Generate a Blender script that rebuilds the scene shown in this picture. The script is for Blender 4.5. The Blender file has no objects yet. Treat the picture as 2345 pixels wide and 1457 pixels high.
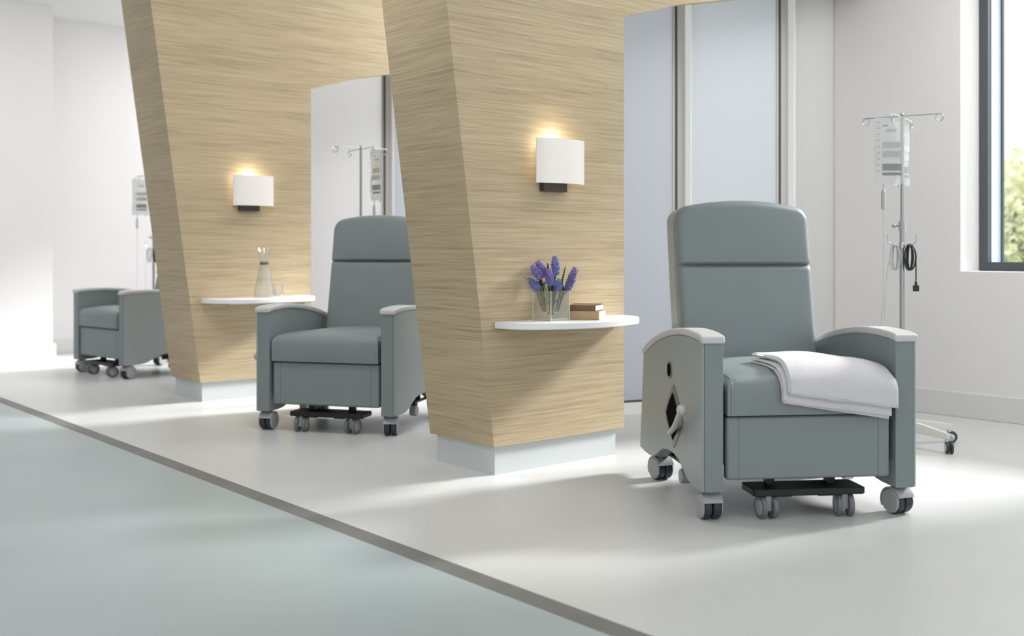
import bpy, bmesh, math, random
from mathutils import Vector, Matrix
random.seed(7)
C = bpy.context.scene.collection
PI = math.pi
# room frame: x runs from the corridor towards the window wall, y runs along the row of bays, z is up. metres.
ROT = math.radians(40.25)
def cam2room(X, Z): return (.7632*X + .6461*Z, -.6461*X + .7632*Z)

# ---------------------------------------------------------------- materials
def s2l(c):
    return tuple((v/12.92 if v <= .04045 else ((v+.055)/1.055)**2.4) for v in [k/255 for k in c]) + (1,)
MATS = {}
def mat(name, rgb, rough=.5, metal=0, spec=.5, coat=0, emis=None, estr=0, trans=0, ior=1.45, alpha=1,
        noise=None, bump=None, sheen=0):
    if name in MATS: return MATS[name]
    m = bpy.data.materials.new(name); m.use_nodes = True
    nt = m.node_tree; b = nt.nodes['Principled BSDF']
    col = s2l(rgb)
    b.inputs['Base Color'].default_value = col
    b.inputs['Roughness'].default_value = rough
    b.inputs['Metallic'].default_value = metal
    b.inputs['Specular IOR Level'].default_value = spec
    b.inputs['Coat Weight'].default_value = coat
    b.inputs['Transmission Weight'].default_value = trans
    b.inputs['IOR'].default_value = ior
    b.inputs['Alpha'].default_value = alpha
    b.inputs['Sheen Weight'].default_value = sheen
    if emis:
        b.inputs['Emission Color'].default_value = s2l(emis); b.inputs['Emission Strength'].default_value = estr
    tc = nt.nodes.new('ShaderNodeTexCoord')
    if noise:   # (scale, amount)
        n = nt.nodes.new('ShaderNodeTexNoise'); n.inputs['Scale'].default_value = noise[0]; n.inputs['Detail'].default_value = 5
        nt.links.new(tc.outputs['Object'], n.inputs['Vector'])
        r = nt.nodes.new('ShaderNodeValToRGB')
        r.color_ramp.elements[0].position = .3; r.color_ramp.elements[1].position = .7
        k = noise[1]
        r.color_ramp.elements[0].color = tuple(v*(1-k) for v in col[:3]) + (1,)
        r.color_ramp.elements[1].color = tuple(min(1, v*(1+k)) for v in col[:3]) + (1,)
        nt.links.new(n.outputs['Fac'], r.inputs['Fac']); nt.links.new(r.outputs['Color'], b.inputs['Base Color'])
    if bump:    # (scale, strength)
        n = nt.nodes.new('ShaderNodeTexNoise'); n.inputs['Scale'].default_value = bump[0]; n.inputs['Detail'].default_value = 3
        nt.links.new(tc.outputs['Object'], n.inputs['Vector'])
        bp = nt.nodes.new('ShaderNodeBump'); bp.inputs['Strength'].default_value = bump[1]; bp.inputs['Distance'].default_value = .002
        nt.links.new(n.outputs['Fac'], bp.inputs['Height']); nt.links.new(bp.outputs['Normal'], b.inputs['Normal'])
    MATS[name] = m
    return m

def wood_mat(name, dark, mid, light, zs=42, rough=.5):
    m = bpy.data.materials.new(name); m.use_nodes = True
    nt = m.node_tree; b = nt.nodes['Principled BSDF']; b.inputs['Roughness'].default_value = rough
    b.inputs['Specular IOR Level'].default_value = .3
    tc = nt.nodes.new('ShaderNodeTexCoord')
    outs = []
    for sc, xy in ((zs, 1.7), (zs*2.2, 3.2), (9, .6)):
        mp = nt.nodes.new('ShaderNodeMapping'); mp.inputs['Scale'].default_value = (xy, xy, sc)
        mp.inputs['Rotation'].default_value = (0, 0, 0)
        nt.links.new(tc.outputs['Object'], mp.inputs['Vector'])
        n = nt.nodes.new('ShaderNodeTexNoise'); n.inputs['Scale'].default_value = 1.6; n.inputs['Detail'].default_value = 6
        n.inputs['Distortion'].default_value = .25
        nt.links.new(mp.outputs['Vector'], n.inputs['Vector']); outs.append(n.outputs['Fac'])
    def mix(a, c, f):
        x = nt.nodes.new('ShaderNodeMix'); x.data_type = 'FLOAT'; x.inputs[0].default_value = f
        nt.links.new(a, x.inputs[2]); nt.links.new(c, x.inputs[3]); return x.outputs[0]
    f = mix(mix(outs[0], outs[1], .42), outs[2], .22)
    r = nt.nodes.new('ShaderNodeValToRGB')
    e = r.color_ramp.elements
    e[0].position = .33; e[0].color = s2l(dark); e[1].position = .67; e[1].color = s2l(light)
    k = e.new(.49); k.color = s2l(mid)
    nt.links.new(f, r.inputs['Fac']); nt.links.new(r.outputs['Color'], b.inputs['Base Color'])
    MATS[name] = m
    return m

def glass_mat(name, rgb, opac=.12, rough=.02):
    """thin clear glass or film: mostly see-through with a glossy skin."""
    m = bpy.data.materials.new(name); m.use_nodes = True
    nt = m.node_tree; nt.nodes.clear()
    o = nt.nodes.new('ShaderNodeOutputMaterial')
    t = nt.nodes.new('ShaderNodeBsdfTransparent'); t.inputs['Color'].default_value = s2l(rgb)
    g = nt.nodes.new('ShaderNodeBsdfGlossy'); g.inputs['Roughness'].default_value = rough
    d = nt.nodes.new('ShaderNodeBsdfDiffuse'); d.inputs['Color'].default_value = s2l((225, 228, 228))
    fr = nt.nodes.new('ShaderNodeLayerWeight'); fr.inputs['Blend'].default_value = .35
    m1 = nt.nodes.new('ShaderNodeMixShader'); m1.inputs[0].default_value = opac
    m2 = nt.nodes.new('ShaderNodeMixShader')
    nt.links.new(t.outputs[0], m1.inputs[1]); nt.links.new(d.outputs[0], m1.inputs[2])
    mu = nt.nodes.new('ShaderNodeMath'); mu.operation = 'MULTIPLY'; mu.inputs[1].default_value = .7
    nt.links.new(fr.outputs['Facing'], mu.inputs[0])
    nt.links.new(mu.outputs[0], m2.inputs[0]); nt.links.new(m1.outputs[0], m2.inputs[1]); nt.links.new(g.outputs[0], m2.inputs[2])
    nt.links.new(m2.outputs[0], o.inputs['Surface'])
    MATS[name] = m
    return m

def frost_mat(name, rgb, rough=.28):
    m = bpy.data.materials.new(name); m.use_nodes = True
    nt = m.node_tree; b = nt.nodes['Principled BSDF']; o = nt.nodes['Material Output']
    b.inputs['Base Color'].default_value = s2l(rgb); b.inputs['Roughness'].default_value = rough
    tr = nt.nodes.new('ShaderNodeBsdfTranslucent'); tr.inputs['Color'].default_value = s2l(tuple(min(255, v+25) for v in rgb))
    x = nt.nodes.new('ShaderNodeMixShader'); x.inputs[0].default_value = .35
    nt.links.new(b.outputs[0], x.inputs[1]); nt.links.new(tr.outputs[0], x.inputs[2]); nt.links.new(x.outputs[0], o.inputs['Surface'])
    MATS[name] = m
    return m

VINYL = mat('vinyl_blue_grey', (128, 137, 139), rough=.42, spec=.4, noise=(3, .03), bump=(900, .12))
PIPE = mat('piping_grey', (148, 160, 161), rough=.45)
SEAM = mat('seam_grey', (92, 104, 106), rough=.6)
SIDE = mat('side_panel_grey', (152, 160, 160), rough=.4, spec=.5)
CAP = mat('arm_cap_grey', (196, 196, 196), rough=.38)
CAST = mat('caster_grey', (160, 163, 166), rough=.4)
WHEEL = mat('wheel_dark', (52, 55, 60), rough=.5)
WHEELG = mat('wheel_grey', (112, 115, 119), rough=.5)
RECESS = mat('recess_black', (10, 10, 11), rough=.9, spec=.05)
BLACK = mat('black_steel', (24, 24, 26), rough=.4)
DARK = mat('chassis_dark', (40, 43, 45), rough=.7)
KNOB = mat('lever_grey', (188, 186, 184), rough=.35)
ESC = mat('escutcheon_grey', (120, 116, 110), rough=.35, metal=.3)
WHITE = mat('white_laminate', (243, 244, 246), rough=.3)
WALL = mat('wall_paint', (228, 226, 226), rough=.85, noise=(1.2, .012))
CEIL = mat('ceiling_paint', (240, 240, 240), rough=.9)
BASE = mat('baseboard_paint', (218, 218, 216), rough=.5)
PLINTH = mat('plinth_white', (204, 209, 210), rough=.45)
FLOORW = mat('floor_white_vinyl', (205, 205, 204), rough=.33, spec=.45, noise=(2.2, .02))
FLOORT = mat('floor_teal_vinyl', (166, 177, 178), rough=.36, spec=.4, noise=(1.6, .05))
STRIPE = mat('floor_stripe_grey', (116, 115, 113), rough=.5, noise=(6, .10))
WOOD = wood_mat('pale_oak_veneer', (158, 141, 114), (184, 166, 136), (205, 189, 158), zs=76)
CHROME = mat('satin_chrome', (190, 192, 194), rough=.22, metal=1)
POLE = mat('pole_steel', (165, 167, 168), rough=.3, metal=.85)
LEGM = mat('iv_leg_cream', (214, 214, 208), rough=.4)
GLASS = glass_mat('clear_glass', (254, 255, 255), .05)
VASEG = glass_mat('vase_glass', (253, 254, 253), .05)
WATER = glass_mat('water', (254, 255, 254), .04)
BAGF = glass_mat('iv_film', (246, 247, 247), .30, .2)
TUBEM = glass_mat('tube_clear', (215, 217, 217), .45, .2)
INK = mat('print_grey', (140, 142, 144), rough=.7)
INKL = mat('print_light_grey', (176, 178, 179), rough=.7)
CORDB = mat('cord_black', (34, 36, 40), rough=.45)
TOWEL = mat('blanket_white', (206, 204, 209), rough=.95, sheen=.3, noise=(60, .02), bump=(260, .9))
SHADE = mat('lamp_glass', (232, 228, 224), rough=.3, emis=(255, 246, 236), estr=.10)
BRONZE = mat('lamp_mount_bronze', (74, 66, 62), rough=.45, metal=.2)
FRAME = mat('window_frame_charcoal', (78, 82, 88), rough=.45)
JAMB = mat('window_jamb', (205, 222, 238), rough=.5)  # pale blue of the sky light is put into the jamb colour
TRACK = mat('track_dark', (92, 88, 84), rough=.5)
POST = mat('post_grey', (196, 193, 190), rough=.5)
PEDGE = mat('pane_edge_white_glow', (250, 250, 250), rough=.4, emis=(255, 255, 255), estr=.12)  # weak glow stands in for window light on the edges
PANE1 = frost_mat('frosted_pane_sky_tint', (212, 216, 224))  # pane tints differ to paint in sky reflection and window light
PANE4 = frost_mat('frosted_pane_brightened', (240, 240, 243))  # paler copy that paints the middle bay's pane brighter
PANE2 = frost_mat('frosted_pane_light', (222, 226, 232))
PANE3 = frost_mat('frosted_pane_grey', (220, 220, 220))
STEM = mat('flower_stem', (92, 112, 74), rough=.6)
LEAF = mat('flower_leaf', (66, 84, 58), rough=.55)
PETAL = mat('hyacinth_violet', (146, 136, 196), rough=.45, noise=(120, .4))
PETALB = mat('hyacinth_blue', (134, 142, 198), rough=.45, noise=(120, .4))
BOOKT = mat('book_tan', (178, 152, 118), rough=.6, noise=(20, .06))
BOOKB = mat('book_brown', (116, 90, 68), rough=.55, noise=(20, .12))
PAPER = mat('paper', (236, 224, 200), rough=.8)
PAPERW = mat('paper_white', (232, 230, 224), rough=.8)
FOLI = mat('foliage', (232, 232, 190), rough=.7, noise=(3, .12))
BARK = mat('bark', (110, 96, 78), rough=.9)
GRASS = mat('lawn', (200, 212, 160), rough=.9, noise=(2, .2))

# ---------------------------------------------------------------- geometry helpers
def newbm(): return bmesh.new()
def link(name, bm, m, parent=None, smooth=True, bevel=0, seg=3, sub=0, mats=None):
    bmesh.ops.recalc_face_normals(bm, faces=bm.faces)
    me = bpy.data.meshes.new(name); bm.to_mesh(me); bm.free()
    for k in (mats or [m]): me.materials.append(k)
    if smooth:
        for p in me.polygons: p.use_smooth = True
    o = bpy.data.objects.new(name, me); C.objects.link(o)
    if parent is not None: o.parent = parent
    if bevel:
        b = o.modifiers.new('bevel', 'BEVEL'); b.width = bevel; b.segments = seg; b.limit_method = 'ANGLE'; b.angle_limit = .6
        b.harden_normals = False
    if sub:
        s = o.modifiers.new('sub', 'SUBSURF'); s.levels = sub; s.render_levels = sub
    if smooth and not sub:
        try:
            if bevel: 
                w = o.modifiers.new('wn', 'WEIGHTED_NORMAL'); w.keep_sharp = True
            for e in me.edges: pass
            me.set_sharp_from_angle(angle=.7)
        except Exception: pass
    return o
def box(bm, x0, x1, y0, y1, z0, z1, M=None):
    r = bmesh.ops.create_cube(bm, size=1)
    for v in r['verts']:
        v.co = Vector((x0+(v.co.x+.5)*(x1-x0), y0+(v.co.y+.5)*(y1-y0), z0+(v.co.z+.5)*(z1-z0)))
        if M: v.co = M @ v.co
    return r['verts']
def cyl(bm, p0, p1, r0, r1=None, n=20, caps=True):
    r1 = r0 if r1 is None else r1
    p0, p1 = Vector(p0), Vector(p1); d = p1-p0
    M = Matrix.Translation((p0+p1)/2) @ d.to_track_quat('Z', 'Y').to_matrix().to_4x4()
    bmesh.ops.create_cone(bm, cap_ends=caps, segments=n, radius1=r0, radius2=r1, depth=d.length, matrix=M)
def sphere(bm, c, r, n=14, sc=(1, 1, 1)):
    M = Matrix.Translation(c) @ Matrix.Diagonal((*sc, 1))
    bmesh.ops.create_uvsphere(bm, u_segments=n, v_segments=max(6, n//2+2), radius=r, matrix=M)
def tube(bm, pts, r, n=8, closed=False):
    pts = [Vector(p) for p in pts]; rings = []; N = len(pts)
    up = None
    for i, p in enumerate(pts):
        a = pts[i-1] if (i or closed) else pts[0]; b = pts[(i+1) % N] if (i < N-1 or closed) else pts[-1]
        t = (b-a).normalized()
        if up is None:
            up = t.orthogonal().normalized()
        up = (up - t*up.dot(t))
        up = up.normalized() if up.length > 1e-6 else t.orthogonal().normalized()
        s = t.cross(up); rr = r[i] if isinstance(r, (list, tuple)) else r
        rings.append([bm.verts.new(p + (up*math.cos(2*PI*k/n) + s*math.sin(2*PI*k/n))*rr) for k in range(n)])
    for i in range(N if closed else N-1):
        A, B = rings[i], rings[(i+1) % N]
        for k in range(n): bm.faces.new((A[k], A[(k+1) % n], B[(k+1) % n], B[k]))
    if not closed:
        bm.faces.new(rings[0][::-1]); bm.faces.new(rings[-1])
def smoothpath(pts, k=6):
    pts = [Vector(p) for p in pts]; out = []
    for i in range(len(pts)-1):
        p0 = pts[max(i-1, 0)]; p1 = pts[i]; p2 = pts[i+1]; p3 = pts[min(i+2, len(pts)-1)]
        for j in range(k):
            t = j/k
            out.append(.5*((2*p1)+(-p0+p2)*t+(2*p0-5*p1+4*p2-p3)*t*t+(-p0+3*p1-3*p2+p3)*t**3))
    out.append(pts[-1]); return out
def lathe(bm, prof, n=32, c=(0, 0, 0)):
    rings = []
    for r, z in prof:
        rings.append([bm.verts.new((c[0]+max(r, 1e-5)*math.cos(2*PI*k/n), c[1]+max(r, 1e-5)*math.sin(2*PI*k/n), c[2]+z)) for k in range(n)])
    for i in range(len(rings)-1):
        for k in range(n): bm.faces.new((rings[i][k], rings[i][(k+1) % n], rings[i+1][(k+1) % n], rings[i+1][k]))
def prism(bm, poly, f):
    """poly: list of 2-tuples; f(p, t) -> Vector for t in (0, 1)."""
    A = [bm.verts.new(f(p, 0)) for p in poly]; B = [bm.verts.new(f(p, 1)) for p in poly]
    n = len(poly)
    bm.faces.new(A); bm.faces.new(B[::-1])
    for i in range(n): bm.faces.new((A[i], B[i], B[(i+1) % n], A[(i+1) % n]))
def slices(bm, axis, pos):
    no = Vector((0, 0, 0)); no[axis] = 1
    for p in pos:
        co = Vector((0, 0, 0)); co[axis] = p
        bmesh.ops.bisect_plane(bm, geom=bm.verts[:]+bm.edges[:]+bm.faces[:], plane_co=co, plane_no=no)
def tag(o, label, cat, group=None):
    o['label'] = label; o['category'] = cat
    if group: o['group'] = group
    return o
def thing(name, label, cat, loc=(0, 0, 0), rz=0, group=None):
    o = bpy.data.objects.new(name, None); C.objects.link(o); o.empty_display_size = .1
    o.location = loc; o.rotation_euler = (0, 0, rz)
    return tag(o, label, cat, group)
def struct(o): o['kind'] = 'structure'; return o
def dup(root, loc, rz, label):
    r = root.copy(); C.objects.link(r); r.location = loc; r.rotation_euler = (0, 0, rz); r['label'] = label
    def rec(src, dst):
        for ch in src.children:
            c = ch.copy(); C.objects.link(c); c.parent = dst; rec(ch, c)
    rec(root, r)
    return r
kids = lambda o: [c for c in bpy.data.objects if c.parent == o]
def dup(root, loc, rz, label, skip=()):
    r = root.copy(); C.objects.link(r); r.location = loc; r.rotation_euler = (0, 0, rz); r['label'] = label
    def rec(src, dst):
        for ch in kids(src):
            if ch.name.split('.')[0] in skip: continue
            c = ch.copy(); C.objects.link(c); c.parent = dst; rec(ch, c)
    rec(root, r)
    return r

# ---------------------------------------------------------------- room shell
CEILZ = 3.3
WX = 6.27          # window wall
bm = newbm(); box(bm, 2.08, 6.75, -2.5, 10.95, -.1, 0); o = struct(link('floor', bm, FLOORW, smooth=False))
bm = newbm(); box(bm, -4, 2.0, -2.5, 10.43, -.1, 0); o = struct(link('floor', bm, FLOORT, smooth=False))
bm = newbm(); box(bm, 2.0, 2.08, -2.5, 10.43, -.1, 0.0005); struct(link('trim_1', bm, STRIPE, smooth=False))
bm = newbm(); box(bm, -4, 7.0, -2.5, 11.2, CEILZ, CEILZ+.1); struct(link('ceiling', bm, CEIL, smooth=False))
# window wall with openings
wins = [(1.30, 3.20), (4.70, 6.40), (8.1, 9.8)]
SILL, HEAD, OUT = .884, 2.95, 6.75
bm = newbm(); ys = [-2.5]
for a, b in wins: ys += [a, b]
ys.append(10.95)
for i in range(0, len(ys), 2): box(bm, WX, OUT, ys[i], ys[i+1], 0, CEILZ)
for a, b in wins: box(bm, WX, OUT, a, b, 0, SILL-.002); box(bm, WX, OUT, a, b, HEAD, CEILZ)
struct(link('wall_right', bm, WALL, smooth=False))
bm = newbm(); box(bm, 3.2, OUT, 10.95, 11.15, 0, CEILZ); struct(link('wall_back', bm, WALL, smooth=False))
bm = newbm(); box(bm, -4, 3.2, 10.43, 11.15, 0, CEILZ); struct(link('wall_left', bm, WALL, smooth=False))
bm = newbm(); box(bm, -4.2, -4, -2.5, 11.15, 0, CEILZ); struct(link('wall_front_blocker', bm, WALL, smooth=False))  # unseen wall, added to block sky light from the corridor side
bm = newbm(); box(bm, WX-.014, WX, -2.5, 10.9, 0, .152); struct(link('baseboard_right', bm, BASE, smooth=True, bevel=.004, seg=2))
bm = newbm(); box(bm, 3.2, WX-.02, 10.93, 10.95, 0, .14); struct(link('baseboard_back', bm, BASE, smooth=True, bevel=.004, seg=2))
bm = newbm(); box(bm, -4, 3.225, 10.405, 10.43, 0, .14); box(bm, 3.2, 3.225, 10.43, 10.93, 0, .14)
struct(link('baseboard_left', bm, BASE, smooth=False))
# windows: charcoal frame, jamb painted pale as if sky-lit, running outwards, glass
for i, (a, b) in enumerate(wins):
    w = bpy.data.objects.new('window_%d' % (i+1), None); C.objects.link(w); struct(w)
    F0, F1, G = 6.50, 6.54, 6.67
    bm = newbm(); fw = .058
    box(bm, F0, F1, b-fw, b-.001, SILL, HEAD); box(bm, F0, F1, a+.001, a+fw, SILL, HEAD)
    box(bm, F0, F1, a+fw, b-fw, SILL, SILL+.054); box(bm, F0, F1, a+fw, b-fw, HEAD-.05, HEAD-.001)
    link('window_frame', bm, FRAME, w, smooth=False)
    bm = newbm(); box(bm, F1, G, b-fw-.004, b-.002, SILL, HEAD-.001); box(bm, F1, G, a+.002, a+fw, SILL, HEAD-.001)
    box(bm, F1, G, a+fw, b-fw, SILL, SILL+.04); link('window_jamb', bm, JAMB, w, smooth=False)
    bm = newbm(); g = .012
    box(bm, G-.012, G+.01, b-fw-g-.004, b-fw-.004, SILL+.05, HEAD-.05); box(bm, G-.012, G+.01, a+fw, a+fw+g, SILL+.05, HEAD-.05)
    box(bm, G-.012, G+.01, a+fw+g, b-fw-g-.004, SILL+.04, SILL+.052)
    link('window_gasket', bm, FRAME, w, smooth=False)
    bm = newbm(); box(bm, G, G+.006, a+fw+g, b-fw-g-.004, SILL+.052, HEAD-.03); link('window_pane', bm, GLASS, w, smooth=False)

# ---------------------------------------------------------------- glass partitions behind the bays
# line from (x 4.78, y 4.59) to the corner (x 6.30, y 4.04), camera-frame points (.70, 6.61) and (2.21, 7.17)
def part_frame(shift):
    p0 = Vector(cam2room(.70, 6.61)); p1 = Vector(cam2room(2.21, 7.17)); p0.y += shift; p1.y += shift
    d = (p1-p0); L = d.length; d.normalize(); n = Vector((d.y, -d.x))      # n points to the camera side
    return p0, d, n, L
def partition(shift, label, mats):
    p0, d, n, L = part_frame(shift)
    root = thing('glass_partition', label, 'partition', (p0.x, p0.y, 0), math.atan2(d.y, d.x), 'glass partitions between the bays')
    # local x along the partition, local y away from the camera; joints in units of L
    Z0 = .085; ztop = CEILZ-.02
    J = [-.57*L, .2195*L, .694*L]; end = L*.985
    def bx(name, m, x0, x1, y0, y1, z0=Z0, z1=ztop):
        bm = newbm(); box(bm, x0, x1, y0, y1, z0, z1); return link(name, bm, m, root, smooth=False)
    bx('kerb', WHITE, J[0], end, -.03, .06, 0, .072)
    bx('floor_track', TRACK, J[0], end, -.02, .05, .072, Z0)
    starts = [J[0]] + [j+.062 for j in J[1:]]
    ends = [j-.028 for j in J[1:]] + [end-.045]
    for k, (x0, x1) in enumerate(zip(starts, ends)):
        bm = newbm(); D = .077
        prism(bm, [(x0+.004, -D), (x1, 0), (x1, .02), (x0+.004, -D+.02)], lambda p, t: Vector((p[0], p[1], Z0+.001+t*(ztop-Z0-.002))))
        link('frosted_pane', bm, mats[k], root, smooth=False)
        if k: bx('pane_edge', PEDGE, x0, x0+.004, -D, .0)
    for j in J[1:]:
        bx('post', POST, j-.027, j-.011, -.004, .03)
        bx('groove', TRACK, j-.011, j+.009, .006, .02)
        bx('post', POST, j+.009, j+.0615, -.004, .03)
    bx('post', POST, end-.044, end-.014, -.004, .03); bx('groove', TRACK, end-.014, end, .004, .02)
    return root
partition(0, 'tall partition of frosted panes, tinted for sky reflection, behind the nearest recliner', [PANE1, PANE2, PANE3])
partition(3.30, 'tall frosted glass partition standing behind the middle recliner', [PANE4, PANE1, PANE3])

# ---------------------------------------------------------------- wood pillars with header
def pillar(y0, label):
    root = thing('wood_pillar', label, 'pillar', (3.43, y0+.24, 0), 0, 'slanted wood pillars dividing the bays')
    T = .485; ox, oy = 3.43, y0+.24
    hb = .13; xf = lambda z: 3.02 - (z-hb)*.1359
    bm = newbm()
    poly = [(xf(hb), hb), (3.85, hb), (3.85, 2.168), (xf(2.168), 2.168)]
    prism(bm, [(xf(hb), hb), (3.85, hb), (3.85, CEILZ-.003), (xf(CEILZ-.003), CEILZ-.003)], lambda p, t: Vector((p[0]-ox, y0+t*T-oy, p[1])))
    link('veneer_panel', bm, WOOD, root, smooth=False)
    bm = newbm()
    prism(bm, [(3.8495, 2.165), (4.26, 2.285), (4.77, 2.395), (6.265, 2.74), (6.265, CEILZ-.003), (3.8495, CEILZ-.003)], lambda p, t: Vector((p[0]-ox, y0+t*.07-oy, p[1])))
    link('header_panel', bm, WOOD, root, smooth=False)
    bm = newbm(); box(bm, 3.04-ox, 3.81-ox, y0+.02-oy, y0+T-.03-oy, 0, hb); link('plinth', bm, PLINTH, root, smooth=False)
    return root
pillar(3.69, 'near slanted pale wood pillar carrying the flower shelf')
pillar(6.77, 'far slanted pale wood pillar carrying the carafe shelf')

def shelf(y0, label):
    root = thing('wall_shelf', label, 'shelf', (3.43, y0, .659), 0, 'half-round shelves on the pillars')
    bm = newbm(); N = 40
    poly = [(.41*math.cos(PI*k/N), -.29*math.sin(PI*k/N)**.85) for k in range(N+1)]
    poly[0] = (.41, -.0005); poly[-1] = (-.41, -.0005)
    prism(bm, poly, lambda p, t: Vector((p[0], p[1], t*.03)))
    o = link('shelf_board', bm, WHITE, root, smooth=True, bevel=.004, seg=2)
    bm = newbm(); box(bm, -.2, .2, -.03, -.0008, -.014, .0); link('mounting_cleat', bm, WHITE, root, smooth=False)
    return root
shelf(3.69, 'white half-round shelf holding flowers and books')
shelf(6.77, 'white half-round shelf holding the glass carafe')

def sconce(y0, label):
    root = thing('wall_sconce', label, 'wall lamp', (3.381, y0, 1.315), 0, 'white glass sconces on the pillars')
    N = 24
    def arc(u, off):   # u in -1..1
        return Vector((.150*u, -(.034+.056*math.sqrt(max(0, 1-(u*.97)**2)))+off, 0))
    bm = newbm()
    rows = []
    for off in (0, .006):
        rows.append([arc(-1+2*k/N, off) for k in range(N+1)])
    poly = [(p.x, p.y) for p in rows[0]] + [(p.x, p.y) for p in rows[1][::-1]]
    prism(bm, poly, lambda p, t: Vector((p[0], p[1], t*.205)))
    link('glass_shade', bm, SHADE, root, smooth=True)
    bm = newbm(); box(bm, -.092, .053, -.034, -.001, -.036, .006); link('mount', bm, BRONZE, root, smooth=True, bevel=.002, seg=2)
    bm = newbm(); box(bm, -.10, .04, -.012, -.001, .006, .17); link('backplate', bm, BRONZE, root, smooth=False)
    bm = newbm(); cyl(bm, (-.02, -.034, .006), (-.02, -.034, .04), .014, n=16); link('lamp_holder', bm, BRONZE, root)
    bm = newbm(); sphere(bm, (-.02, -.036, .085), .028, 16, (.8, .5, 1.4))
    link('bulb', bm, mat('bulb', (255, 240, 210), emis=(255, 224, 170), estr=2.5), root)
    l = bpy.data.lights.new('sconce_light', 'POINT'); l.energy = .8; l.color = (1, .88, .70); l.shadow_soft_size = .03
    lo = bpy.data.objects.new('sconce_light', l); C.objects.link(lo); lo.location = (3.36, y0-.035, 1.315+.19)
    return root
sconce(3.69, 'lit white glass sconce above the vase of flowers')
sconce(6.77, 'lit white glass sconce above the glass carafe')

# ---------------------------------------------------------------- recliner
def caster_big(parent, x, y, a):
    """hooded twin-wheel caster, contact with the floor at z=0."""
    M = Matrix.Translation((x, y, 0)) @ Matrix.Rotation(a, 4, 'Z')
    def T(p): return M @ Vector(p)
    bm = newbm()
    # hood: shell over the top, open in front/below
    n = 18; ro, ri = .0535, .0475; hw = .037
    poly = []
    for k in range(n+1):
        t = math.radians(-30 + 190*k/n); poly.append((ro*math.cos(t), .05+ro*math.sin(t)))
    for k in range(n, -1, -1):
        t = math.radians(-30 + 190*k/n); poly.append((ri*math.cos(t), .05+ri*math.sin(t)))
    # local y is rolling direction: front of the wheel (y<0) stays open
    prism(bm, poly, lambda p, t: T(((t*2-1)*hw, p[0], p[1])))
    for s in (-1, 1):
        cyl(bm, T((s*.0335, 0, .05)), T((s*.0395, 0, .05)), .047, .043, n=28)
    cyl(bm, T((0, .0, .098)), T((0, .0, .118)), .02, n=16)
    h = link('caster', bm, CAST, parent, smooth=True)
    for s in (-1, 1):
        bm = newbm(); cyl(bm, T((s*.003, 0, .047)), T((s*.032, 0, .047)), .0465, n=30)
        link('wheel', bm, WHEEL, h, smooth=True, bevel=.005, seg=2)
    return h
def caster_small(parent, x, y, a):
    M = Matrix.Translation((x, y, 0)) @ Matrix.Rotation(a, 4, 'Z')
    def T(p): return M @ Vector(p)
    bm = newbm()
    vs = box(bm, -.011, .011, -.018, .022, .03, .1);
    for v in vs: v.co = T(v.co)
    cyl(bm, T((-.03, .0, .043)), T((.03, .0, .043)), .007, n=12)
    h = link('footrest_caster', bm, CAST, parent, smooth=True)
    for s in (-1, 1):
        bm = newbm(); cyl(bm, T((s*.0125, 0, .043)), T((s*.032, 0, .043)), .043, n=30)
        w = link('wheel', bm, WHEELG, h, smooth=True, bevel=.004, seg=2)
        bm = newbm(); cyl(bm, T((s*.032, 0, .043)), T((s*.035, 0, .043)), .03, .024, n=24); link('hub_cap', bm, CAST, w, smooth=True)
    return h
CAPTOP = [(-.068, .686), (-.05, .6925), (0, .698), (.08, .7015), (.18, .702), (.28, .696), (.38, .685), (.48, .669), (.58, .648), (.68, .621), (.78, .588), (.845, .562)]
def capz(y):
    for (a, za), (b, zb) in zip(CAPTOP, CAPTOP[1:]):
        if a <= y <= b: return za+(zb-za)*(y-a)/(b-a)
    return CAPTOP[0][1] if y < 0 else CAPTOP[-1][1]
BOTTOM = [(-.06, .109), (-.02, .108), (.06, .108), (.11, .112), (.15, .123), (.20, .146), (.26, .170), (.33, .181), (.42, .181), (.50, .169), (.56, .148), (.62, .122), (.68, .105), (.73, .100), (.82, .100), (.905, .107)]
def arm_profile(y0, inset=0):
    top = [(y, capz(y)-.027-inset) for y in (y0, -.02, .08, .18, .28, .38, .48, .58, .68, .78, .838-inset)]
    bot = [(max(y, y0), z+inset) for y, z in BOTTOM if y >= y0-.02]
    bot[-1] = (bot[-1][0]-inset, bot[-1][1])
    return bot + top[::-1]
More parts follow.
